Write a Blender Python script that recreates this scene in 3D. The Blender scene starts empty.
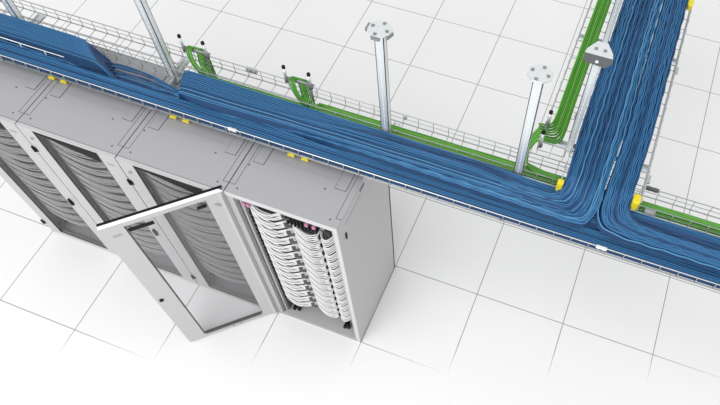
import bpy, math, random
from mathutils import Vector, Matrix
random.seed(7)
U = 0.8                                   # one floor tile / one cabinet width, metres; builders below work in tiles
S = bpy.context.scene
C = S.collection
PI = math.pi

# ---------------------------------------------------------------- camera
cam_d = bpy.data.cameras.new('camera'); cam = bpy.data.objects.new('camera', cam_d); C.objects.link(cam)
def rodrigues(r):
    a = Vector(r); return Matrix.Rotation(a.length, 3, a.normalized())
R = rodrigues((2.5827225798058424, 0.4792838179456809, -0.12636650090648396))
M3 = Matrix((R[0], -R[1], -R[2])).transposed()
mw = M3.to_4x4(); mw.translation = Vector((5.5217641476, -2.20269215, 6.834386119)) * U
cam.matrix_world = mw
cam_d.sensor_width = 36; cam_d.lens = 662.0928626554211 / 720 * 36
cam_d.shift_x = -59.46136352638884 / 720; cam_d.shift_y = 34.98488116101264 / 720
cam_d.clip_end = 200
S.camera = cam

# ---------------------------------------------------------------- world, lights, exposure
w = bpy.data.worlds.new('world'); S.world = w; w.use_nodes = True
w.node_tree.nodes['Background'].inputs[0].default_value = (1, 1, 1, 1)
w.node_tree.nodes['Background'].inputs[1].default_value = 0.80
sd = bpy.data.lights.new('sun', 'SUN'); sd.energy = 1.0; sd.angle = math.radians(45)
so = bpy.data.objects.new('sun', sd); C.objects.link(so)
so.rotation_euler = Vector((0.22, 0.50, -1.0)).to_track_quat('-Z', 'Y').to_euler()
ad = bpy.data.lights.new('front_floor_fill', 'AREA'); ad.energy = 180; ad.shape = 'RECTANGLE'; ad.size = 6; ad.size_y = 2.5  # added fill lamp without a fixture, whitens the front floor
ao = bpy.data.objects.new('front_floor_fill', ad); C.objects.link(ao)
ao.location = (2.5, -5.0, 4.5); ao.rotation_euler = Vector((0, 0.35, -1)).to_track_quat('-Z', 'Y').to_euler()
S.view_settings.view_transform = 'Standard'; S.view_settings.look = 'None'
S.view_settings.gamma = 1; S.view_settings.use_curve_mapping = False
S.view_settings.exposure = 0.06

# ---------------------------------------------------------------- materials
def mat(name, col, rough=0.5, metal=0.0, bump=0.0, bscale=40, var=0.0, spec=0.5):
    m = bpy.data.materials.new(name); m.use_nodes = True
    nt = m.node_tree; b = nt.nodes['Principled BSDF']
    b.inputs['Base Color'].default_value = (*col, 1); b.inputs['Roughness'].default_value = rough
    b.inputs['Metallic'].default_value = metal; b.inputs['Specular IOR Level'].default_value = spec
    tc = nt.nodes.new('ShaderNodeTexCoord'); n = nt.nodes.new('ShaderNodeTexNoise')
    n.inputs['Scale'].default_value = bscale; nt.links.new(tc.outputs['Object'], n.inputs['Vector'])
    if bump:
        bp_ = nt.nodes.new('ShaderNodeBump'); bp_.inputs['Strength'].default_value = bump; bp_.inputs['Distance'].default_value = 0.001
        nt.links.new(n.outputs['Fac'], bp_.inputs['Height']); nt.links.new(bp_.outputs['Normal'], b.inputs['Normal'])
    if var:
        mx = nt.nodes.new('ShaderNodeMix'); mx.data_type = 'RGBA'
        mx.inputs['A'].default_value = (*[c * (1 - var) for c in col], 1); mx.inputs['B'].default_value = (*[min(1, c * (1 + var)) for c in col], 1)
        nt.links.new(n.outputs['Fac'], mx.inputs['Factor']); nt.links.new(mx.outputs['Result'], b.inputs['Base Color'])
    return m
M = dict(
    panel=mat('painted_panel_grey', (.475, .475, .48), .38, 0, .02, 300, .02),
    roof=mat('painted_roof_grey', (.365, .365, .385), .3, 0, .02, 200, .02),
    side=mat('painted_side_grey', (.465, .465, .465), .5, 0, .02, 300, .02),
    seam=mat('dark_seam', (.10, .10, .105), .7, 0, 0, 40, .1),
    faint=mat('grey_print', (.30, .30, .31), .6, 0, 0, 40, .1),
    black=mat('black_plastic', (.010, .010, .011), .6, 0, 0, 40, .1, .15),
    dark=mat('dark_grey_steel', (.12, .12, .125), .5, .2, 0, 60, .1),
    mid=mat('grey_rail_steel', (.27, .27, .28), .4, .4, 0, 60, .1),
    inner=mat('cabinet_inner_grey', (.42, .42, .43), .5, 0, 0, 60, .05),
    white=mat('lit_edge_white', (.9, .9, .9), .4, 0, 0, 60, .02),
    wire=mat('zinc_wire', (.46, .48, .48), .4, .6, 0, 80, .1),
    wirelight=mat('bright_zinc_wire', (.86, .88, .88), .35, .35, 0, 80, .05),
    zinc=mat('galvanised_sheet', (.76, .80, .81), .32, .55, .05, 60, .08),
    yellow=mat('yellow_plastic', (.80, .66, .02), .4, 0, 0, 60, .05),
    pink=mat('pink_plastic', (.50, .20, .33), .5, 0, 0, 60, .05),
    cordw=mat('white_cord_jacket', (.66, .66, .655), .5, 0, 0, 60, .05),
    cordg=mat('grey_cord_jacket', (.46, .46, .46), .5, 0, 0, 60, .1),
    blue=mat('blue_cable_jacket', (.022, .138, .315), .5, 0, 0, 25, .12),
    blue_lit=mat('lit_blue_cable_jacket', (.06, .235, .44), .45, 0, 0, 25, .12),
    blue_shade=mat('shaded_blue_cable_jacket', (.008, .058, .165), .5, 0, 0, 25, .12),  # lighter and deeper blues: cable highlights and dark gaps put into the colour
    green=mat('green_cable_jacket', (.065, .29, .022), .45, 0, 0, 25, .15),
    green2=mat('light_green_cable_jacket', (.14, .42, .05), .45, 0, 0, 25, .15),
)
def glass_mat():
    m = bpy.data.materials.new('tinted_door_glass'); m.use_nodes = True; nt = m.node_tree; nt.nodes.clear()
    o = nt.nodes.new('ShaderNodeOutputMaterial'); t = nt.nodes.new('ShaderNodeBsdfTransparent'); g = nt.nodes.new('ShaderNodeBsdfGlossy')
    t.inputs[0].default_value = (.90, .90, .905, 1); g.inputs['Roughness'].default_value = .08; g.inputs[0].default_value = (1, 1, 1, 1)
    f = nt.nodes.new('ShaderNodeValue'); f.outputs[0].default_value = .05; x = nt.nodes.new('ShaderNodeMixShader')
    nt.links.new(f.outputs[0], x.inputs[0]); nt.links.new(t.outputs[0], x.inputs[1]); nt.links.new(g.outputs[0], x.inputs[2]); nt.links.new(x.outputs[0], o.inputs[0])
    return m
M['glass'] = glass_mat()

def floor_mat():
    m = bpy.data.materials.new('raised_floor_tiles'); m.use_nodes = True; nt = m.node_tree; b = nt.nodes['Principled BSDF']
    L = nt.links.new
    tc = nt.nodes.new('ShaderNodeTexCoord'); sp = nt.nodes.new('ShaderNodeSeparateXYZ'); L(tc.outputs['Object'], sp.inputs[0])
    def math_(op, a, bb=None, c=None):
        n = nt.nodes.new('ShaderNodeMath'); n.operation = op
        for i, v in enumerate((a, bb, c)):
            if v is None: continue
            if isinstance(v, (int, float)): n.inputs[i].default_value = v
            else: L(v, n.inputs[i])
        return n.outputs[0]
    def joint(s):
        f = math_('FRACT', math_('ADD', math_('DIVIDE', s, U), 100.5))
        d = math_('ABSOLUTE', math_('SUBTRACT', f, .5))
        return math_('LESS_THAN', d, .0045)
    j = math_('MAXIMUM', joint(sp.outputs[0]), joint(sp.outputs[1]))
    # joints fade out across an oblique band: a white fade put into the colour
    e = math_('ADD', math_('MULTIPLY', sp.outputs[0], FX), sp.outputs[1])
    mr = nt.nodes.new('ShaderNodeMapRange'); L(e, mr.inputs[0]); mr.inputs[1].default_value = FE0; mr.inputs[2].default_value = FE1
    j = math_('MULTIPLY', j, mr.outputs[0])
    n = nt.nodes.new('ShaderNodeTexNoise'); n.inputs['Scale'].default_value = .9; L(tc.outputs['Object'], n.inputs[0])
    base = nt.nodes.new('ShaderNodeMix'); base.data_type = 'RGBA'; base.inputs['A'].default_value = (.77, .77, .775, 1); base.inputs['B'].default_value = (.80, .80, .805, 1)
    L(n.outputs['Fac'], base.inputs['Factor'])
    mx = nt.nodes.new('ShaderNodeMix'); mx.data_type = 'RGBA'; L(j, mx.inputs['Factor']); L(base.outputs['Result'], mx.inputs['A'])
    mx.inputs['B'].default_value = (.26, .26, .26, 1); L(mx.outputs['Result'], b.inputs['Base Color'])
    b.inputs['Roughness'].default_value = .55; b.inputs['Specular IOR Level'].default_value = .3
    return m
FX, FE0, FE1 = -0.335, -1.34, -1.06

# ---------------------------------------------------------------- builders
class MB:
    def __init__(s): s.v = []; s.f = []; s.sm = []
    def box(s, x0, x1, y0, y1, z0, z1):
        n = len(s.v)
        s.v += [(x, y, z) for z in (z0, z1) for y in (y0, y1) for x in (x0, x1)]
        for q in ((0,2,3,1),(4,5,7,6),(0,1,5,4),(2,6,7,3),(0,4,6,2),(1,3,7,5)): s.f.append(tuple(n + i for i in q)); s.sm.append(False)
        return s
    def prism(s, poly, z0, z1):               # poly: (x, y) anticlockwise
        n = len(s.v); k = len(poly)
        s.v += [(x, y, z0) for x, y in poly] + [(x, y, z1) for x, y in poly]
        s.f.append(tuple(n + i for i in reversed(range(k)))); s.f.append(tuple(n + k + i for i in range(k))); s.sm += [False, False]
        for i in range(k):
            j = (i + 1) % k; s.f.append((n + i, n + j, n + k + j, n + k + i)); s.sm.append(False)
        return s
    def prism_xz(s, poly, y0, y1):            # poly in (x, z)
        n = len(s.v); k = len(poly)
        s.v += [(x, y0, z) for x, z in poly] + [(x, y1, z) for x, z in poly]
        s.f.append(tuple(n + i for i in range(k))); s.f.append(tuple(n + k + i for i in reversed(range(k)))); s.sm += [False, False]
        for i in range(k):
            j = (i + 1) % k; s.f.append((n + j, n + i, n + k + i, n + k + j)); s.sm.append(False)
        return s
    def tube(s, pts, r, n=6, caps=True):
        P = [Vector(p) for p in pts]; b0 = len(s.v); N = len(P); ref = None
        for i, p in enumerate(P):
            t = (P[min(i + 1, N - 1)] - P[max(i - 1, 0)]).normalized()
            if ref is None: ref = Vector((0, 0, 1)) if abs(t.z) < .9 else Vector((1, 0, 0))
            a = (ref - t * ref.dot(t)); a = a.normalized() if a.length > 1e-6 else t.orthogonal().normalized()
            ref = a; b = t.cross(a)
            for k in range(n):
                q = p + (a * math.cos(2 * PI * k / n) + b * math.sin(2 * PI * k / n)) * r; s.v.append(tuple(q))
        for i in range(N - 1):
            for k in range(n):
                k2 = (k + 1) % n; s.f.append((b0 + i * n + k, b0 + i * n + k2, b0 + (i + 1) * n + k2, b0 + (i + 1) * n + k)); s.sm.append(True)
        if caps:
            s.f.append(tuple(b0 + k for k in reversed(range(n)))); s.f.append(tuple(b0 + (N - 1) * n + k for k in range(n))); s.sm += [False, False]
        return s
    def cyl(s, a, b, r, n=12): return s.tube([a, b], r, n)
    def build(s, name, m, parent=None, org=(0, 0, 0), bevel=0):
        me = bpy.data.meshes.new(name)
        me.from_pydata([((x - org[0]) * U, (y - org[1]) * U, (z - org[2]) * U) for x, y, z in s.v], [], s.f)
        me.polygons.foreach_set('use_smooth', s.sm); me.update()
        me.materials.append(M[m] if isinstance(m, str) else m)
        o = bpy.data.objects.new(name, me); C.objects.link(o)
        if parent is not None: o.parent = parent
        else: o.location = Vector(org) * U
        if bevel:
            bv = o.modifiers.new('bevel', 'BEVEL'); bv.width = bevel; bv.segments = 2; bv.limit_method = 'ANGLE'
        return o
def tag(o, label=None, cat=None, group=None, kind=None):
    if label: o['label'] = label
    if cat: o['category'] = cat
    if group: o['group'] = group
    if kind: o['kind'] = kind
    return o
def empty(name, loc, label, cat, group=None, rz=0):
    o = bpy.data.objects.new(name, None); C.objects.link(o); o.location = Vector(loc) * U; o.rotation_euler.z = rz
    o.empty_display_size = .1
    return tag(o, label, cat, group)
def copy_tree(o, parent=None):
    c = o.copy(); C.objects.link(c)
    if parent is not None: c.parent = parent
    for ch in [q for q in bpy.data.objects if q.parent == o]: copy_tree(ch, c)
    return c
def smooth(pts, step=.06):                    # Catmull-Rom through the control points
    P = [Vector(p) for p in pts]; P = [P[0] * 2 - P[1]] + P + [P[-1] * 2 - P[-2]]; out = []
    for i in range(1, len(P) - 2):
        a, b, c, d = P[i - 1:i + 3]; L = (c - b).length; n = max(2, int(L / step))
        # tangents limited so uneven spacing does not overshoot
        t1 = (c - a) / max(1e-6, (c - b).length + (b - a).length) * L; t2 = (d - b) / max(1e-6, (d - c).length + (c - b).length) * L
        for k in range(n):
            t = k / n; t_2 = t * t; t_3 = t_2 * t
            out.append(b * (2*t_3 - 3*t_2 + 1) + t1 * (t_3 - 2*t_2 + t) + c * (-2*t_3 + 3*t_2) + t2 * (t_3 - t_2))
    out.append(P[-2]); return out
def wob(path, amp, freq, ph, az=.3):
    out = []; s = 0; prev = path[0]
    for p in path:
        s += (p - prev).length; prev = p
        out.append(p + Vector((amp * math.sin(freq * s + ph) * .7, amp * math.sin(freq * s * 1.13 + ph * 2), amp * az * math.sin(freq * s * .9 + ph * 3))))
    return out

# ---------------------------------------------------------------- setting
H = 2.42
f = MB().box(-14, 22, -9, 26, -.05, 0).build('floor', floor_mat()); tag(f, kind='structure')
#@@SCENE
# ---------------------------------------------------------------- cabinets
def door_parts(root, closed):
    """door leaf in local coordinates: hinge edge at x = 0, outer face towards -y"""
    org = (0, 0, 0)
    x0, x1, z0, z1 = .004, .992, .025, H - .004; wx0, wx1, wz0, wz1 = .16, .815, .085, (2.396 if closed else 2.365); y0, y1 = -.036, -.004
    fr = MB()
    fr.box(x0, wx0, y0, y1, z0, z1); fr.box(wx1, x1, y0, y1, z0, z1); fr.box(wx0, wx1, y0, y1, z0, wz0); fr.box(wx0, wx1, y0, y1, wz1, z1)
    door = fr.build('door', 'panel', root, org)
    MB().box(wx0 - .005, wx1 + .005, -.022, -.018, wz0 - .005, wz1 + .005).build('glass_pane', 'glass', door)
    g = MB(); t = .006
    g.box(wx0, wx0 + t, y0 - .002, -.023, wz0, wz1); g.box(wx1 - t, wx1, y0 - .002, -.023, wz0, wz1); g.box(wx0, wx1, y0 - .002, -.023, wz0, wz0 + t)
    g.build('window_gasket', 'dark', door)
    if closed:
        c = .05; poly = [(wx0 + .006, wz1 - .012), (wx1 - c, wz1 - .135), (wx1 - .012, wz1 - .125), (wx1 - .004, wz1 - .09), (wx1 - .004, wz1 - .02), (wx1 - .02, wz1 - .003)]
        MB().prism_xz(poly, -.0375, -.024).build('dark_top_strip', 'black', door)  # black wedge: dark interior behind the glass put in as a sheet
    else:
        MB().box(.175, .25, -.017, -.006, 2.27, 2.30).build('dark_top_strip', 'black', door)  # two short black bars on the inner side of the glass
        MB().box(.60, .80, -.017, -.006, 2.27, 2.305).build('dark_top_strip', 'black', door)
        MB().box(x0, x1, -.060, -.037, H - .05, H + .003).build('edge_seal', 'black', door)
        MB().box(x0, x1, y0, y1, z1, z1 + .004).build('lit_top_edge', 'white', door)  # white strip: light on the door top put into the colour
        MB().box(wx0 + .02, wx1 - .02, -.017, -.004, wz0 - .012, wz0 + .012).build('bottom_bar', 'dark', door)
        b = MB()
        for x in (.42, .50): b.cyl((x, -.004, .05), (x, .002, .05), .007, 8)
        b.build('screw', 'black', door)
    h = MB()
    if closed:
        h.prism_xz([(.882 + .024 * math.cos(a) , 1.14 + .062 * math.sin(a)) for a in [2 * PI * k / 14 for k in range(14)]], y0 - .014, y0 - .001)
        h.box(.874, .890, y0 - .022, y0 - .012, 1.10, 1.18)
    else: h.cyl((.945, y1, 1.09), (.945, y1 + .014, 1.09), .02, 12)
    h.build('handle', 'black', door)
    for z in (2.08, .23):
        hb = MB().cyl((-.002, y0 - .008, z - .035), (-.002, y0 - .008, z + .035), .012, 10).box(-.012, .03, y0 - .008, y0 - .002, z - .03, z + .03)
        hb.build('hinge', 'black', door)
    mk = MB(); ys = (y0 - .0015, y0 - .0003) if closed else (y1 + .0003, y1 + .0015)
    for k in range(3): mk.box(.05 + .012 * k, .09 + .012 * k, *ys, 2.235 + .02 * k, 2.241 + .02 * k)
    mk.build('printed_mark', 'dark', door)
    lb = MB().box(.86, .93, *ys, 2.262, 2.274).box(.86, .93, *ys, 2.284, 2.290)
    lb.build('maker_label', 'faint', door)
    return door

def cabinet(label):
    r = empty('server_cabinet', (0, 0, 0), label, 'cabinet', 'cabinets in the row')
    e = .005
    for x in (e, 1 - e - .018):
        MB().box(x, x + .018, .0, .995, 0, H - .03).build('side_panel', 'side', r)
    MB().box(e, 1 - e, .975, .995, 0, H - .03).build('back_panel', 'side', r)
    base = MB().box(e + .018, 1 - e - .018, .0, .975, .0, .03)
    base.build('base_panel', 'inner', r)
    roof = MB().box(e, 1 - e, .0, .995, H - .03, H).build('roof_panel', 'roof', r)
    def plate(x0, x1, y0, y1, k=.004, m='roof'):
        s = MB().box(x0 - k, x1 + k, y0 - k, y1 + k, H, H + .002).build('plate_seam', 'seam', roof)
        MB().box(x0, x1, y0, y1, H + .0022, H + .005).build('cable_entry_plate', m, roof)
    plate(.085, .178, .345, .90); plate(.822, .915, .345, .90)
    # fine seams beside both edges and across the roof
    for x, u0, u1 in ((.052, e, .056), (.945, .945, 1 - e)):
        MB().prism([(x, .089), (x, .985), (x + .0035, .985), (x + .0035, .085), (u0, .085), (u0, .089)][::-1] if u0 < .1 else [(x, .085), (u1, .085), (u1, .089), (x + .0035, .089), (x + .0035, .985), (x, .985)], H, H + .0015).build('roof_seam', 'seam', roof)
    MB().box(.21, .79, .415, .418, H, H + .0012).build('roof_crease', 'faint', roof)
    for x, y in ((.09, .06), (.91, .06), (.07, .30), (.75, .31)):
        MB().cyl((x, y, H), (x, y, H + .003), .008, 8).build('screw_cover', 'dark', roof)
    for x0, x1 in ((e + .018, .06), (.94, 1 - e - .018)):
        MB().box(x0, x1, .002, .03, .03, H - .03).build('front_post', 'inner', r)
    MB().box(.06, .94, .002, .03, H - .07, H - .03).build('front_header', 'inner', r)
    for x in (.088, .885):
        m = MB().box(x, x + .027, .14, .20, .10, H - .12)
        rl = m.build('mounting_rail', 'mid', r)
        for z in (.03, H - .12): MB().box(x, x + .027, .10, .24, z, z + .07 if z < 1 else H - .04).build('rail_foot', 'dark', rl)
    return r
# --- the three closed cabinets
c0 = cabinet('light grey cabinet with closed glass door, leftmost, cut by the left picture edge')
door_parts(c0, True)
pan = []
for k in range(13):
    z = .44 + .135 * k
    MB().box(.116, .884, .17, .20, z - .055, z + .055).build('patch_panel', 'dark', c0)
def finger(r, x, z, w_=.085):
    m = MB().prism([(x, .13), (x + .0, .045), (x + .02, .022), (x + .06, .02), (x + .085, .032), (x + .08, .05), (x + .05, .045), (x + .028, .06), (x + .03, .13)][::-1], z, z + .013)
    return m.build('cable_finger', 'dark', r)
for k in range(13):
    zz = .44 + .135 * k
    m = MB()
    for q in range(4): m.box(.79 + .008 * (q % 2), .815 + .012 * (q % 2), .07, .10, zz + .034 * q - .06, zz + .034 * q - .045)
    m.build('port_strip', 'inner', c0)
c1 = copy_tree(c0); c1.location.x = 1 * U; c1['label'] = 'light grey cabinet with closed glass door, its roof fully in view, between the leftmost cabinet and the one behind the open door'
c1['label'] = 'closed light grey cabinet second from the left, its roof front edge fully in view'
c2 = copy_tree(c0); c2.location.x = 2 * U; c2['label'] = 'closed light grey cabinet right behind the swung-open glass door of its neighbour'
# --- open cabinet
c3 = cabinet('open light grey cabinet at the right end of the row, full of white patch cords'); c3.location.x = 3 * U
d = door_parts(c3, False); d.rotation_euler.z = math.radians(-137)
d['label'] = 'glass door swung wide open'
# right side face details
s = MB()
for k in range(13):
    y = .12 + .025 * k
    s.box(.9952, .9962, y, y + .012, 2.285, 2.285 + (.03 if k % 3 else .018))
s.build('printed_mark', 'faint', c3)
m = MB().box(.995, 1.004, .100, .118, 2.105, 2.185); m.build('side_latch', 'black', c3)
m = MB()
for k in range(4): m.box(.995, .998, .43 + .022 * k, .438 + .022 * k, 2.335, 2.375)
m.build('vent_slot', 'black', c3)
M['lit_edge'] = mat('lit_frame_edge', (.56, .56, .56), .4, 0, 0, 60, .03)  # paler strips: light on the front edges put into the colour
MB().box(.006, .994, -.006, -.0005, H - .045, H + .002).build('lit_front_edge', 'lit_edge', c3)
MB().box(.958, .994, -.006, -.0005, .01, H - .045).build('lit_front_edge', 'lit_edge', c3)
# inner left wall: profiles beside the hinge
MB().box(.062, .075, .02, .05, .04, H - .04).build('cable_channel', 'mid', c3)
MB().box(.080, .100, .04, .07, .04, H - .04).build('cable_channel', 'inner', c3)
MB().box(.104, .116, .06, .10, .04, H - .04).build('cable_channel', 'dark', c3)
for k in range(26): MB().box(.112, .135, .055, .085, .36 + .0675 * k, .385 + .0675 * k).build('comb_tooth', 'black', c3)
LV = [.44 + .135 * k for k in range(14)]
for z in LV:
    MB().box(.125, .80, .17, .20, z - .055, z + .055).build('patch_panel', 'dark', c3)
    f_ = finger(c3, .450, z + .045)
    MB().box(.755, .772, .052, .08, z - .035, z + .015).build('cable_clip', 'black', c3)
m = MB()
for k in range(9): m.box(.50 + .032 * k, .514 + .032 * k, .030, .10, 2.15, 2.30)
m.build('brush_strip', 'black', c3)
MB().box(.48, .80, .10, .12, 2.12, 2.35).build('top_panel', 'inner', c3)
MB().box(.13, .43, .09, .12, 2.26, 2.35).build('top_panel', 'inner', c3)
for x in (.125, .165, .69, .755): MB().box(x, x + .026, .008, .03, 2.262, 2.30).build('id_tag', 'pink', c3)
for x in (.20, .80): MB().prism([(x, .10), (x + .03, .10), (x + .03, .02), (x, .02)], .18, .22).box(x, x + .03, .08, .12, .03, .22).build('foot_bracket', 'black', c3)

# --- white patch cords of the open cabinet: one mesh per kind of cord, one object per cord
ORD = ['first', 'second', 'third', 'fourth', 'fifth', 'sixth', 'seventh', 'eighth', 'ninth', 'tenth', 'eleventh', 'twelfth', 'thirteenth', 'fourteenth', 'fifteenth', 'sixteenth']
def cord_set(defs, base_x, group, label, zs):
    protos = [MB().tube(smooth(pts, .03), .0058, 6).build('patch_cord', 'cordw', None) for pts in defs]
    for q, pr in enumerate(protos):
        tag(pr, label, 'cord', group)
        for i, z in enumerate(zs):
            o = pr if i == 0 else pr.copy()
            if i: C.objects.link(o)
            o['label'] = '%s, %s bundle from the %s' % (label, ORD[min(i, len(zs) - 1 - i)], 'bottom' if i < len(zs) / 2 else 'top')
            o.location = (base_x * U, 0, z * U)
rr = random.Random(3)
defs = []
for q in range(8):
    t = q / 7; j = lambda a=.0085: rr.uniform(-a, a)
    dz = .052 - .100 * t
    defs.append([(.122, .13, dz + .10 + j()), (.138, .075 + j(), dz + .075), (.18 + j(), .045 + j(), dz + .025 + j()), (.25, .024 + .016 * (q % 2) + j() * .4, dz - .022 + j()), (.33 + j(), .024 + .016 * (q % 2) + j() * .4, dz - .036 + j()), (.40 + j(), .045 + j(), dz - .012 + j()), (.462, .062 + j() * .5, dz * .8 + .028), (.50, .085, dz * .7 + .045)])
cord_set(defs, 3, 'white patch cords in the left column of the open cabinet', 'white patch cord, left column of open cabinet', LV)
defs = []
for q in range(7):
    t = q / 6; dz = .048 - .098 * t
    defs.append([(.48, .12, dz * .8 + .075), (.515, .070, dz + .065 + j()), (.565 + j(), .045 + .014 * (q % 2) + j() * .4, dz + .03 + j()), (.63, .026 + .016 * (q % 2) + j() * .4, dz - .008 + j()), (.70, .030 + .014 * (q % 2) + j() * .4, dz - .020 + j()), (.752, .055 + j(), dz + .003), (.76, .12, dz + .01)])
cord_set(defs, 3, 'white patch cords in the middle column of the open cabinet', 'white patch cord, middle column of open cabinet', LV[:-1])
defs = []
for q in range(6):
    t = q / 5; dz = .045 - .095 * t
    defs.append([(.77, .12, dz + .0), (.785, .06 + j(), dz - .012 + j()), (.83, .035 + j(), dz - .015 + j()), (.875, .045 + j(), dz + .012 + j()), (.91, .09 + j(), dz + .045), (.925, .14, dz + .06)])
cord_set(defs, 3, 'white patch cords in the right column of the open cabinet', 'white patch cord, right column of open cabinet', LV[:-1])
# --- cords behind the glass of the closed cabinets
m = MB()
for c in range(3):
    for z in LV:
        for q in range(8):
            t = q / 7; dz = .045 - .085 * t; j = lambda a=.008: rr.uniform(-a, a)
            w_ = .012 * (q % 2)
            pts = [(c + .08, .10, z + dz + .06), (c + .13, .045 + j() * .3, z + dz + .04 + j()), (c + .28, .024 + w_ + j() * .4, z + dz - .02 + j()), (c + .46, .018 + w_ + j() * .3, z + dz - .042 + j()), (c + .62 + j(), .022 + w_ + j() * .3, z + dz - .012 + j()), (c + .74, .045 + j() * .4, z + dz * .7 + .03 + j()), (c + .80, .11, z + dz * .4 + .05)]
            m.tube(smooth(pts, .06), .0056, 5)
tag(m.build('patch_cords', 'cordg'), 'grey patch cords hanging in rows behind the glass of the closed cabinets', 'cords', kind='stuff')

# ---------------------------------------------------------------- wire mesh trays
def mesh_tray(name, label, a0, a1, b0, b1, z0, hz, axis, pitch=.132, nfloor=4, rims=2, group=None, light=0, hzs=None):
    """tray running along `axis` from a0 to a1, b0..b1 across"""
    P = (lambda a, b, z: (a, b, z)) if axis == 'x' else (lambda a, b, z: (b, a, z))
    loc = P((a0 + a1) / 2, (b0 + b1) / 2, z0)
    t = empty(name, loc, label, 'cable tray', group)
    rw = .0032
    m = MB(); n = nfloor
    for k in range(n + 1):
        b = b0 + (b1 - b0) * k / n; m.tube([P(a0, b, z0), P(a1, b, z0)], rw, 5)
    N = int((a1 - a0) / pitch)
    for k in range(N + 1):
        a = a0 + .04 + k * pitch; m.tube([P(a, b0, z0 - .006), P(a, b1, z0 - .006)], rw, 5)
    m.build('tray_floor_mesh', 'wire', t, loc)
    for si, b in enumerate((b0, b1)):
        hz = hzs[si] if hzs else hz
        m = MB(); s = -1 if si == 0 else 1
        for r_ in range(1, rims + 1):
            z = z0 + hz * r_ / rims
            if r_ < rims: m.tube([P(a0, b, z), P(a1, b, z)], rw, 5)
            elif rims == 1: m.tube([P(a0, b + s * .006, z0 - .004), P(a1, b + s * .006, z0 - .004)], rw, 5)
        for k in range(N + 1):
            a = a0 + .04 + k * pitch; m.tube([P(a, b + s * .006, z0 - .006), P(a, b + s * .006, z0 + hz)], rw, 5)
        sd = m.build('side_mesh', 'wire', t, loc)
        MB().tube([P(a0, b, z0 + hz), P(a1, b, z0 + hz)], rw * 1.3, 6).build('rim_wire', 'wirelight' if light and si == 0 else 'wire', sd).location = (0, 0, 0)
        sd.children[0].data.transform(Matrix.Translation(-Vector(loc) * U))
    return t, loc
def clip(t, loc, x, y, z, dx=.05, dy=.012, dz=.03, m='wirelight', name='splice_clip'):
    c = MB().box(x - dx, x + dx, y - dy, y + dy, z - dz, z + dz * .2)
    c.cyl((x - dx * .5, y - dy - .006, z - dz * .4), (x - dx * .5, y + dy + .006, z - dz * .4), .009, 8)
    c.cyl((x + dx * .5, y - dy - .006, z - dz * .4), (x + dx * .5, y + dy + .006, z - dz * .4), .009, 8)
    c.build(name, m, t, loc)
ZT = 2.525
T1, L1 = mesh_tray('wire_mesh_tray', 'wide zinc wire mesh tray over the cabinets carrying the long blue cable runs', -1.2, 8.2, .474, .845, ZT, .095, 'x', light=1, rims=1, hzs=(.062, .095))
T2, L2 = mesh_tray('wire_mesh_tray', 'narrow zinc wire mesh tray for green cables behind the long blue cable run', -1.2, 8.2, .905, 1.085, ZT, .105, 'x', nfloor=2)
ZB = 2.68
T3, L3 = mesh_tray('wire_mesh_tray', 'wide zinc wire mesh tray of the side branch, full of blue cables', .82, 5.2, 5.50, 6.095, ZB, .10, 'y', nfloor=5)
T4, L4 = mesh_tray('wire_mesh_tray', 'narrow zinc wire mesh tray of the side branch with green cables', 1.06, 5.2, 5.25, 5.455, ZB, .09, 'y', nfloor=2)
clip(T1, L1, 2.86, .474, ZT + .062, .04, .008, .02); clip(T1, L1, 5.93, .474, ZT + .062, .04, .008, .02)
clip(T2, L2, 2.72, 1.085, ZT + .1, m='wire'); clip(T2, L2, 4.14, 1.085, ZT + .08, .008, .006, .03, 'wire')
clip(T2, L2, 6.17, 1.085, ZT + .11, .05, .012, .02, 'dark'); clip(T2, L2, 6.2, .905, ZT + .06, .04, .02, .03, 'wire')
clip(T4, L4, 5.455, 1.47, ZB + .09, .02, .02, .03, 'wire'); clip(T3, L3, 6.105, 1.05, ZB + .1, .01, .03, .02, 'wire'); clip(T3, L3, 6.105, 2.22, ZB + .1, .01, .03, .02, 'wire')
for u0, u1 in ((-.9, 1.15), (3.68, 4.46)):
    d_ = MB().tube([(u0, .618, ZT + .115), (u1, .618, ZT + .115)], .0045, 6)
    for q in range(int((u1 - u0) / .26) + 1): d_.tube([(u0 + .02 + .26 * q, .618, ZT), (u0 + .02 + .26 * q, .618, ZT + .115)], .004, 5)
    d_.build('divider_wire', 'wirelight', T1, L1)
# yellow edge protectors on the branch tray mouth
def protector(x, y, z, label, sx=.028, sy=.035, h=.10):
    poly = [(x + sx * (1 if abs(math.cos(a)) > .3 else .9) * math.copysign(abs(math.cos(a)) ** .6, math.cos(a)), y + sy * math.copysign(abs(math.sin(a)) ** .6, math.sin(a))) for a in [2 * PI * (k + .5) / 16 for k in range(16)]]
    o = MB().prism(poly, z - h, z).build('edge_protector', 'yellow', None, (x, y, z - h), .004)
    tag(o, label, 'cap')
protector(5.500, .80, ZB + .09, 'yellow edge protector at the left corner of the branch tray mouth', .024, .026, .10)
protector(6.060, .845, ZB + .10, 'yellow edge protector at the right corner of the branch tray mouth', .030, .045, .09)
protector(6.075, 3.06, ZB + .12, 'yellow edge protector far up the right rim of the branch tray', .026, .06, .05)

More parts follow.
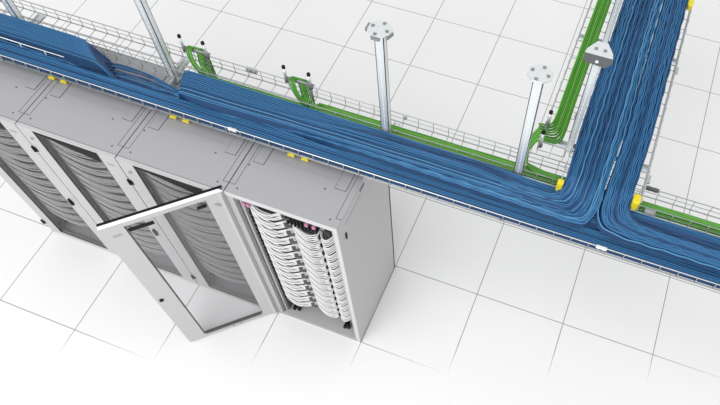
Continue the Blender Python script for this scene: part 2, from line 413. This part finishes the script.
# support rails with yellow caps lying across the cabinet roofs
k = 0
for x, nm in ((1.00, 'left'), (2.24, 'middle'), (3.36, 'right')):
    for dx, side in ((0, 'left'), (.125, 'right')):
        lab = '%s rail of the yellow-capped pair on the %s cabinet roof seam' % (side, {'left': 'leftmost', 'middle': 'middle', 'right': 'rightmost'}[nm])
        t = empty('support_rail', (x + dx, .545, H + .006), lab, 'rail', 'yellow-capped support rails on the roofs')
        MB().box(x + dx - .018, x + dx + .018, .56, .93, H + .006, ZT - .014).build('rail', 'zinc', t, (x + dx, .545, H + .006))
        c = MB().box(x + dx - .026, x + dx + .026, .500, .56, H + .012, H + .050)
        c.prism([(x + dx - .034, .488), (x + dx + .034, .488), (x + dx + .026, .52), (x + dx - .026, .52)], H + .014, H + .036)
        c.build('end_cap', 'yellow', t, (x + dx, .545, H + .006), .004)
# ---------------------------------------------------------------- hanging posts
def post(x, y, ztop, label, armdir='y', a0=.49, a1=1.10, zb=None, bent=False, plate=True):
    zb = ZT - .06 if zb is None else zb; loc = (x, y, zb)
    t = empty('ceiling_post', loc, label, 'post', 'perforated hanging posts')
    W, D, th = .034, .026, .005
    if armdir == 'y':   # C channel, web towards the viewer
        ch = MB().box(x - W, x + W, y - D, y - D + th, zb, ztop).box(x - W, x - W + th, y - D, y + D, zb, ztop).box(x + W - th, x + W, y - D, y + D, zb, ztop)
        ch.box(x - W, x - W + .014, y + D - th, y + D, zb, ztop).box(x + W - .014, x + W, y + D - th, y + D, zb, ztop)
        p = ch.build('channel', 'zinc', t, loc)
        m = MB(); z = zb + .05
        while z < ztop - .04: m.box(x - .0035, x + .0035, y - D - .0012, y - D + .001, z, z + .026); z += .045
        m.build('slot_row', 'dark', p, loc)
        p.children[0].data.materials[0] = M['slot']
    else:
        ch = MB().box(x - D, x - D + th, y - W, y + W, zb, ztop).box(x - D, x + D, y - W, y - W + th, zb, ztop).box(x - D, x + D, y + W - th, y + W, zb, ztop)
        p = ch.build('channel', 'zinc', t, loc)
        m = MB(); z = zb + .05
        while z < ztop - .04: m.box(x - .004, x + .004, y - W - .0012, y - W + .001, z, z + .026); z += .045
        o_ = m.build('slot_row', 'dark', p, loc)
    for o_ in [q for q in C.objects if q.parent == p]: o_.data.materials[0] = M['slot']
    if plate:
        r = .088; poly = [(x + r * math.cos(a) , y + r * .95 * math.sin(a)) for a in [PI / 8 + k * PI / 4 for k in range(8)]]
        if bent == 'flange': poly = [(x - .094, y - .09), (x + .094, y - .09), (x + .085, y - .04), (x + .035, y + .045), (x - .035, y + .045), (x - .085, y - .04)]
        pl = MB().prism(poly, ztop, ztop + .012).build('ceiling_plate', 'zinc', t, loc, .002)
        b = MB()
        for dx, dy in (((-.055, .012), (.055, -.008), (.012, .055), (-.012, -.058)) if bent != 'flange' else ((-.03, -.03), (.03, -.03))):
            b.box(x + dx - .011, x + dx + .011, y + dy - .011, y + dy + .011, ztop + .012, ztop + .016)
        b.build('slot_washer', 'mid', pl, loc)
        if bent == 'rim':
            for a in (PI, -PI / 2, -.35):
                cx, cy = x + .084 * math.cos(a), y + .080 * math.sin(a); tx, ty = -math.sin(a), math.cos(a); nx, ny = math.cos(a), math.sin(a)
                g = MB(); g.prism([(cx - tx * .034 - nx * .003, cy - ty * .034 - ny * .003), (cx - tx * .03 + nx * .012, cy - ty * .03 + ny * .012), (cx + tx * .03 + nx * .012, cy + ty * .03 + ny * .012), (cx + tx * .034 - nx * .003, cy + ty * .034 - ny * .003)][::-1] if False else
                        [(cx - tx * .034, cy - ty * .034), (cx - tx * .03 + nx * .012, cy - ty * .03 + ny * .012), (cx + tx * .03 + nx * .012, cy + ty * .03 + ny * .012), (cx + tx * .034, cy + ty * .034)], ztop - .012, ztop + .01)
                g.build('bent_tab', 'mid', pl, loc)
        if bent == 'flange':
            n0 = MB().prism_xz([(x - .095, ztop + .012), (x - .085, ztop - .055), (x + .06, ztop - .07), (x + .098, ztop - .02), (x + .095, ztop + .012)][::-1], y - .096, y - .086)
            n0.build('front_flange', 'flange', pl, loc)
            MB().cyl((x, y - .096, ztop - .028), (x, y - .102, ztop - .028), .012, 8).build('bolt', 'wirelight', pl, loc)
    # cantilever arm under the trays
    arm = MB()
    if armdir == 'y':
        arm.box(x - .024, x + .024, a0, y - D, zb + .005, zb + .012).box(x - .024, x - .018, a0, y - D, zb + .005, zb + .045).box(x + .018, x + .024, a0, y - D, zb + .005, zb + .045)
        arm.box(x - .024, x + .024, y + D, a1, zb + .005, zb + .012).box(x - .024, x - .018, y + D, a1, zb + .005, zb + .045).box(x + .018, x + .024, y + D, a1, zb + .005, zb + .045)
    else:
        for u0, u1 in ((a0, x - D), (x + D, a1)):
            arm.box(u0, u1, y - .024, y + .024, zb + .005, zb + .012).box(u0, u1, y - .024, y - .018, zb + .005, zb + .045).box(u0, u1, y + .018, y + .024, zb + .005, zb + .045)
    arm.build('cantilever_arm', 'zinc', t, loc)
    g = MB().box(x - W - .012, x + W + .012, y - D - .008, y + D + .008, zb - .004, zb + .004) if armdir == 'y' else MB().box(x - D - .008, x + D + .008, y - W - .012, y + W + .012, zb - .004, zb + .004)
    g.build('foot_plate', 'zinc', t, loc)
    return t
M['flange'] = mat('grey_flange_steel', (.13, .13, .135), .5, .2, 0, 40, .05)
M['slot'] = mat('slot_light_edge', (.80, .86, .92), .5, 0, 0, 40, .05)
ZC = 3.69
post(.47, .875, ZC, 'dark-edged galvanised post in the top left corner of the picture')
post(2.035, .875, ZC, 'galvanised post with a cross arm bare between the two blue cable piles')
post(4.06, .875, ZC, 'galvanised post with bent-tab ceiling plate standing behind the blue cable pile', bent='rim')
post(5.167, .875, ZC, 'pale galvanised post with octagonal ceiling plate just left of the branch tray')
post(5.478, 1.243, ZC, 'galvanised post with dark-flanged plate in front of the green branch cables', 'x', 5.24, 6.1, ZB - .06, 'flange')
post(5.478, 2.45, ZC, 'galvanised post between the green and blue branch cables at the top picture edge', 'x', 5.24, 6.1, ZB - .06)

# ---------------------------------------------------------------- waterfall brackets
def waterfall(ax, ay, bx, by, z, label, dirx=True):
    t = empty('waterfall_bracket', (ax, ay, z), label, 'bracket', 'cable drop brackets')
    loc = (ax, ay, z)
    rod = MB().cyl((ax - .01, ay, z), (bx + (.03 if dirx else 0), by - (0 if dirx else .02), z), .013, 12)
    rod.build('roller', 'mid', t, loc)
    for x, y in ((ax, ay), (bx, by)):
        st = MB().cyl((x, y, z - .03), (x, y, z + .11), .0135, 10).build('stud', 'zinc', t, loc)
        MB().cyl((x, y, z + .11), (x, y, z + .132), .0155, 10).build('stud_cap', 'black', st, loc)
        MB().cyl((x, y, z - .05), (x, y, z - .025), .018, 6).build('nut', 'dark', st, loc)
waterfall(2.06, 1.085, 2.29, 1.085, ZT + .13, 'cable drop bracket with green cables at the left end of the long pile')
waterfall(3.055, 1.085, 3.285, 1.085, ZT + .13, 'cable drop bracket with green cables right of the splice clip on the back rim')
waterfall(5.262, 1.31, 5.262, 1.10, ZB + .09, 'cable drop bracket where the green branch cables turn down', False)

# ---------------------------------------------------------------- blue cables
D_ = .0148; RAD = .0060
cr = random.Random(11)
def cable(pts, m, label, group, name='blue_cable', amp=.0018, step=.07, n=6, r=RAD, freq=9):
    pth = wob(smooth(pts, step), amp, freq * cr.uniform(.8, 1.2), cr.uniform(0, 6))
    b = MB().tube(pth, r, n)
    q = pth[0]; o = b.build(name, m, None, tuple(q))
    return tag(o, label, 'cable', group)
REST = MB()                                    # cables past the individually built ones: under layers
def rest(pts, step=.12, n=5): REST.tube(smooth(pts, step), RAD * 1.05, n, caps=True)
def bm_(): return cr.choices(['blue', 'blue_lit', 'blue_shade'], [6, 1.8, 3])[0]
z0 = ZT + .012
# front bundle
for i in range(9):
    y = .481 + D_ * i
    for L in range(5):
        z = z0 + .011 * L
        yy = y + (D_ / 2 if L % 2 else 0)
        if L < 4: rest([(-1.1, yy, z), (2, yy, z), (5, yy, z), (8.1, yy, z)], .8)
        else:
            pts = [(-1.1 + .9 * k, yy + cr.uniform(-.001, .001) + (-.006 if i > 6 else 0) * (k % 2), z + cr.uniform(-.002, .003)) for k in range(11)]
            cable(pts, 'blue_shade' if i in (0, 4) else 'blue', 'blue cable lying flat in the front bundle, %s from the near rim' % ORD[i], 'blue cables in the front bundle', amp=.0008, step=.15)
# middle strands, wandering
for i in range(13):
    y = .614 + .0115 * i * .62; lift = (i % 3) * .011
    pts = []
    x = -1.1
    while x < 8.2:
        spread = 1.0
        sag = .02 if x > 3.3 else (.012 if x > 2.4 else 0)
        if 1.4 < x < 2.25: yy = .612 + .014 * i; zz = ZT + .016 + .012 * (i % 2)
        elif x < 1.4: yy = .610 + .006 * i; zz = ZT + .05 + lift * .8
        elif x < 3.4: yy = .605 + .006 * i; zz = ZT + .055 + lift
        else: yy = .600 + .0075 * i - sag; zz = ZT + .035 + lift
        pts.append((x, yy + cr.uniform(-.012, .012), zz + cr.uniform(-.006, .008))); x += .42
    cable(pts, ('blue_lit', 'blue_shade', 'blue', 'blue_shade')[i % 4], 'blue strand wandering between front bundle and pile, %s from the front' % ORD[i], 'loose blue strands', amp=.005, freq=10)
# pile, left part: ends dropping through the tray near x = 1.3
NP = 14
def pile_y(i): return .645 + (.835 - .645) * i / (NP - 1)
for L in range(13):
    for i in range(NP):
        y = pile_y(i) + (.006 if L % 2 else 0); z = ZT + .014 + .0115 * L
        top = L == 12
        xe = 1.32 + .0155 * (12 - L) * .6 + .28 * (1 - i / (NP - 1)) ** 1.3 - .02
        ye = y - .03
        pts = [(-1.1, y, z), (0, y, z), (xe - .28, y, z), (xe - .10, y - .004, z - .006), (xe + .0 + .004 * (12 - L), ye, z - .05 if z - .05 > 2.50 else 2.50), (xe + .055, ye - .008, 2.47), (xe + .06, ye - .008, 2.432)]
        if L < 3: pts = [(-1.1, y, z), (xe - .25, y, z), (xe - .15, y, 2.48), (xe - .12, y, 2.432)]
        if top:
            pts = [(-1.1, y, z), (-.4, y, z + cr.uniform(-.002, .004)), (.3, y, z + cr.uniform(-.002, .004))] + pts[2:]
            cable(pts, ('blue', 'blue_shade', 'blue')[i] if i < 3 else 'blue', 'blue cable on top of the short left pile, %s from its front edge' % ORD[i], 'blue cables on top of the left pile', amp=.0006)
        elif L in (11, 8) or i in (0, NP - 1): rest(pts, .1)
        elif L % 2 == 0: rest(pts, .25)
# pile, right part: rises from the roof at x = 2.25, runs under the branch
for L in range(13):
    for i in range(NP):
        y = pile_y(i) - .012 + (.006 if L % 2 else 0); z = ZT + .014 + .0115 * L; s_ = L / 12
        yl = .60 + (.835 - .60) * i / (NP - 1)
        xs = 2.20 + .085 * (1 - i / (NP - 1)) + .012 * (12 - L)
        zr = ZT + .014 + .0085 * L
        pts = [(xs, yl, 2.432), (xs, yl, 2.50), (xs + .02, yl, max(2.52, z - .02)), (xs + .07, yl, z), (xs + .3, yl, z), (3.6, yl * .4 + y * .6, z), (5.0, y, z - .01 * s_), (5.42, y - .01, zr + .01 * s_), (6.1, y, zr), (6.5, y + .0, zr - .006), (8.1, y, zr - .02 * s_)]
        if L < 3: pts = [(xs + .05, yl, 2.432), (xs + .06, yl, 2.5)] + [(xs + .2, yl, z)] + pts[5:]
        if L == 12:
            cable(pts, ('blue', 'blue_lit', 'blue_shade', 'blue_lit', 'blue_shade', 'blue')[i] if i < 6 else 'blue', 'blue cable on top of the long pile, %s from its front edge' % ORD[i], 'blue cables on top of the long pile', amp=.0012)
        elif L in (11, 8) or i in (0, NP - 1): rest(pts, .12)
        elif L % 2 == 0: rest(pts, .3)
# loose strands lying over the long pile
for i in range(7):
    y = .70 + .014 * i + cr.uniform(-.004, .004); x0 = 3.15 + .12 * i
    zt = ZT + .014 + .0115 * 12 + .012
    cable([(x0, y - .01, zt - .012), (x0 + .3, y, zt), (x0 + .8, y + .015 * math.sin(i), zt + .003), (4.9, y + .01, zt - .004), (5.45, y - .03, zt - .04), (6.2, y - .02, ZT + .13), (8.1, y - .04, ZT + .11)], cr.choice(['blue_shade', 'blue_lit', 'blue']), 'loose blue cable slanting over the long pile, %s from the front' % ORD[i], 'loose blue cables over the long pile', amp=.003, freq=5)
# branch cables: flow towards the viewer, spill over the mouth and turn left or right
NB = 36
ztop = ZB + .012 + .0115 * 10
for L in (0, 2, 4, 6, 8, 9, 10, 11):
    for i in range(NB):
        u = i / (NB - 1); x = 5.522 + .512 * u + (.006 if L % 2 else 0)
        if .60 < u < .64: continue          # the gap where the tray shows
        groove = .016 * (abs(math.sin(u * 17 + 1)) ** 6)
        z = ZB + .014 + .0115 * L - groove
        left = u < .60
        zm = ZT + .10 + .0045 * L
        if left:
            v = u / .60
            yb = .740 - .200 * v; r = .09 + .03 * v; xt = x + .01 - .02 * v
            out = [(xt, .92, z), (xt, .84, z - .012), (xt - .006, yb + r * .9, zm + .055), (xt - .02 - r * .12, yb + r * .36, zm + .02), (xt - r * .55, yb + .012, zm + .006), (xt - r * 1.6, yb + .0, zm)]
            xe = 3.9 - .9 * v
            tail = [(xt - .55, yb + .01 + .012 * v, zm - .012), (xe + .5, .655 - .05 * v + .05 * (1 - v), zm - .035), (xe, .64 - .03 * v, ZT + .055)]
        else:
            v = (1 - u) / .40
            yb = .715 - .150 * v; r = .11 + .03 * v; xt = x - .035 * (1 - v) * 0 - .02
            out = [(xt, .92, z), (xt, .84, z - .012), (xt + .004, yb + r * .9, zm + .055), (xt + .018 + r * .12, yb + r * .36, zm + .02), (xt + r * .6, yb + .012, zm + .006), (xt + r * 1.7, yb - .014, zm)]
            tail = [(xt + .6, yb - .02 + .012 * v, zm - .010), (7.2, yb - .045 + .03 * v, zm - .02), (8.1, yb - .05 + .03 * v, zm - .025)]
        head = [(x + cr.uniform(-.004, .004), y_, z + cr.uniform(-.004, .006)) for y_ in (5.15, 4.3, 3.5, 2.7, 2.0, 1.4)] + []
        pts = head + out + tail
        if L == 11 or (L == 10 and i % 2 == 0):
            cable(pts, bm_(), 'blue branch cable turning %s over the tray mouth, in the %s strip from the left' % ('left' if left else 'right', ORD[i // 3]), 'branch cables turning ' + ('left' if left else 'right'), amp=.0042, freq=30, step=.033)
        elif L in (9, 10) or i in (0, 1, NB - 1, NB - 2): rest(pts, .12)
        elif L in (0, 4, 8):
            rest(pts[:-1], .2)
tag(REST.build('blue_cables', 'blue_shade'), 'under layers of blue cables filling the trays below the visible ones', 'cables', kind='stuff')

# ---------------------------------------------------------------- green cables
def green(pts, label, group, m=None, amp=.0012, step=.05): cable(pts, m or cr.choice(['green', 'green', 'green2']), label, group, 'green_cable', amp, step)
for i in range(15):
    a, b_ = i % 8, i // 8; y = .917 + .0135 * a + .0065 * b_; z = z0 + .011 * b_ + .006
    green([(3.28 + .01 * i, .93, z + .02), (3.5, y, z), (4.4, y, z), (5.0, y, z), (5.12, y, z)] if False else [(3.30 + .012 * i, y, z), (3.7, y, z), (4.4, y, z), (5.14, y, z), (5.45, y, z), (6.0, y, z), (8.1, y, z)], 'green cable along the narrow tray behind the long pile, %s layer, %s from the front' % ('upper' if b_ else 'lower', ORD[a]), 'green cables along the narrow tray', amp=.0008)
for i in range(4):
    y = .915 + .013 * i; green([(2.34, y, z0), (2.8, y, z0 + .002), (3.4, y, z0 + .004)], 'green cable showing as a thin edge behind the long pile, %s from the front' % ORD[i], 'green cables between the two drop brackets', amp=.0008)
def drop(x0, first):
    for i in range(8):
        t = (i % 4) / 3; front = i < 4
        x = x0 + .060 + .048 * t
        if front:
            pts = [(x + .18 + .03 * t, .925 + .012 * (i % 3), z0 + .01), (x + .12 + .02 * t, .95, z0 + .035), (x + .035, 1.005, ZT + .09), (x - .012, 1.06, ZT + .145), (x - .005, 1.095, ZT + .15), (x + .015, 1.118, ZT + .11), (x + .03, 1.125, ZT - .02), (x + .03, 1.13, ZT - .40), (x + .03, 1.13, ZT - 1.0)]
        else:
            x += .075
            pts = [(x + .02, 1.04, z0 + .03), (x + .0, 1.075, ZT + .10), (x - .03, 1.10, ZT + .148), (x + .0, 1.122, ZT + .11), (x + .02, 1.125, ZT), (x + .03, 1.13, ZT - .5)]
            pts = [(x + .14, .93 + .01 * (i % 3), z0 + .012)] + pts
        green(pts, 'green cable looped over the drop bracket ' + ('left of the splice clip' if first else 'right of the splice clip'), 'green cables over the ' + ('left' if first else 'right') + ' drop bracket', amp=.001, step=.025)
drop(2.06, True); drop(3.055, False)
for L in range(3):
    for i in range(8):
        u = i / 7; x = 5.297 + .105 * u + (.006 if L == 1 else 0); z = ZB + .014 + .012 * L
        yt = 1.285 - .150 * u - .007 * L
        q = [(x, y_, z) for y_ in (5.15, 4, 3, 2, 1.65)]
        q += [(x - .004, yt + .09, z + .012), (x - .04, yt + .02, z + .045), (x - .10 - .03 * u, yt - .015, z + .075), (5.215 + .01 * u, yt - .035, ZB + .095), (5.168 + .02 * u, yt - .10, ZB + .035), (5.155 + .025 * u, 1.10 + .02 * u, ZB - .06), (5.185 + .02 * u, 1.02 - .02 * u, ZT + .07), (5.26 + .02 * u, .985 - .035 * u + .01 * L, z0 + .045), (5.42, .985 - .035 * u, z0 + .032), (5.8, .985 - .04 * u, z0 + .03), (6.6, .985 - .04 * u, z0 + .03), (8.1, .985 - .04 * u, z0 + .03)]
        green(q, 'green branch cable turning down at the corner, %s layer, %s from the left' % (('lower', 'middle', 'upper')[L], ORD[i]), 'green branch cables', amp=.0016, step=.035, m=('green2' if i % 3 == 0 else 'green'))
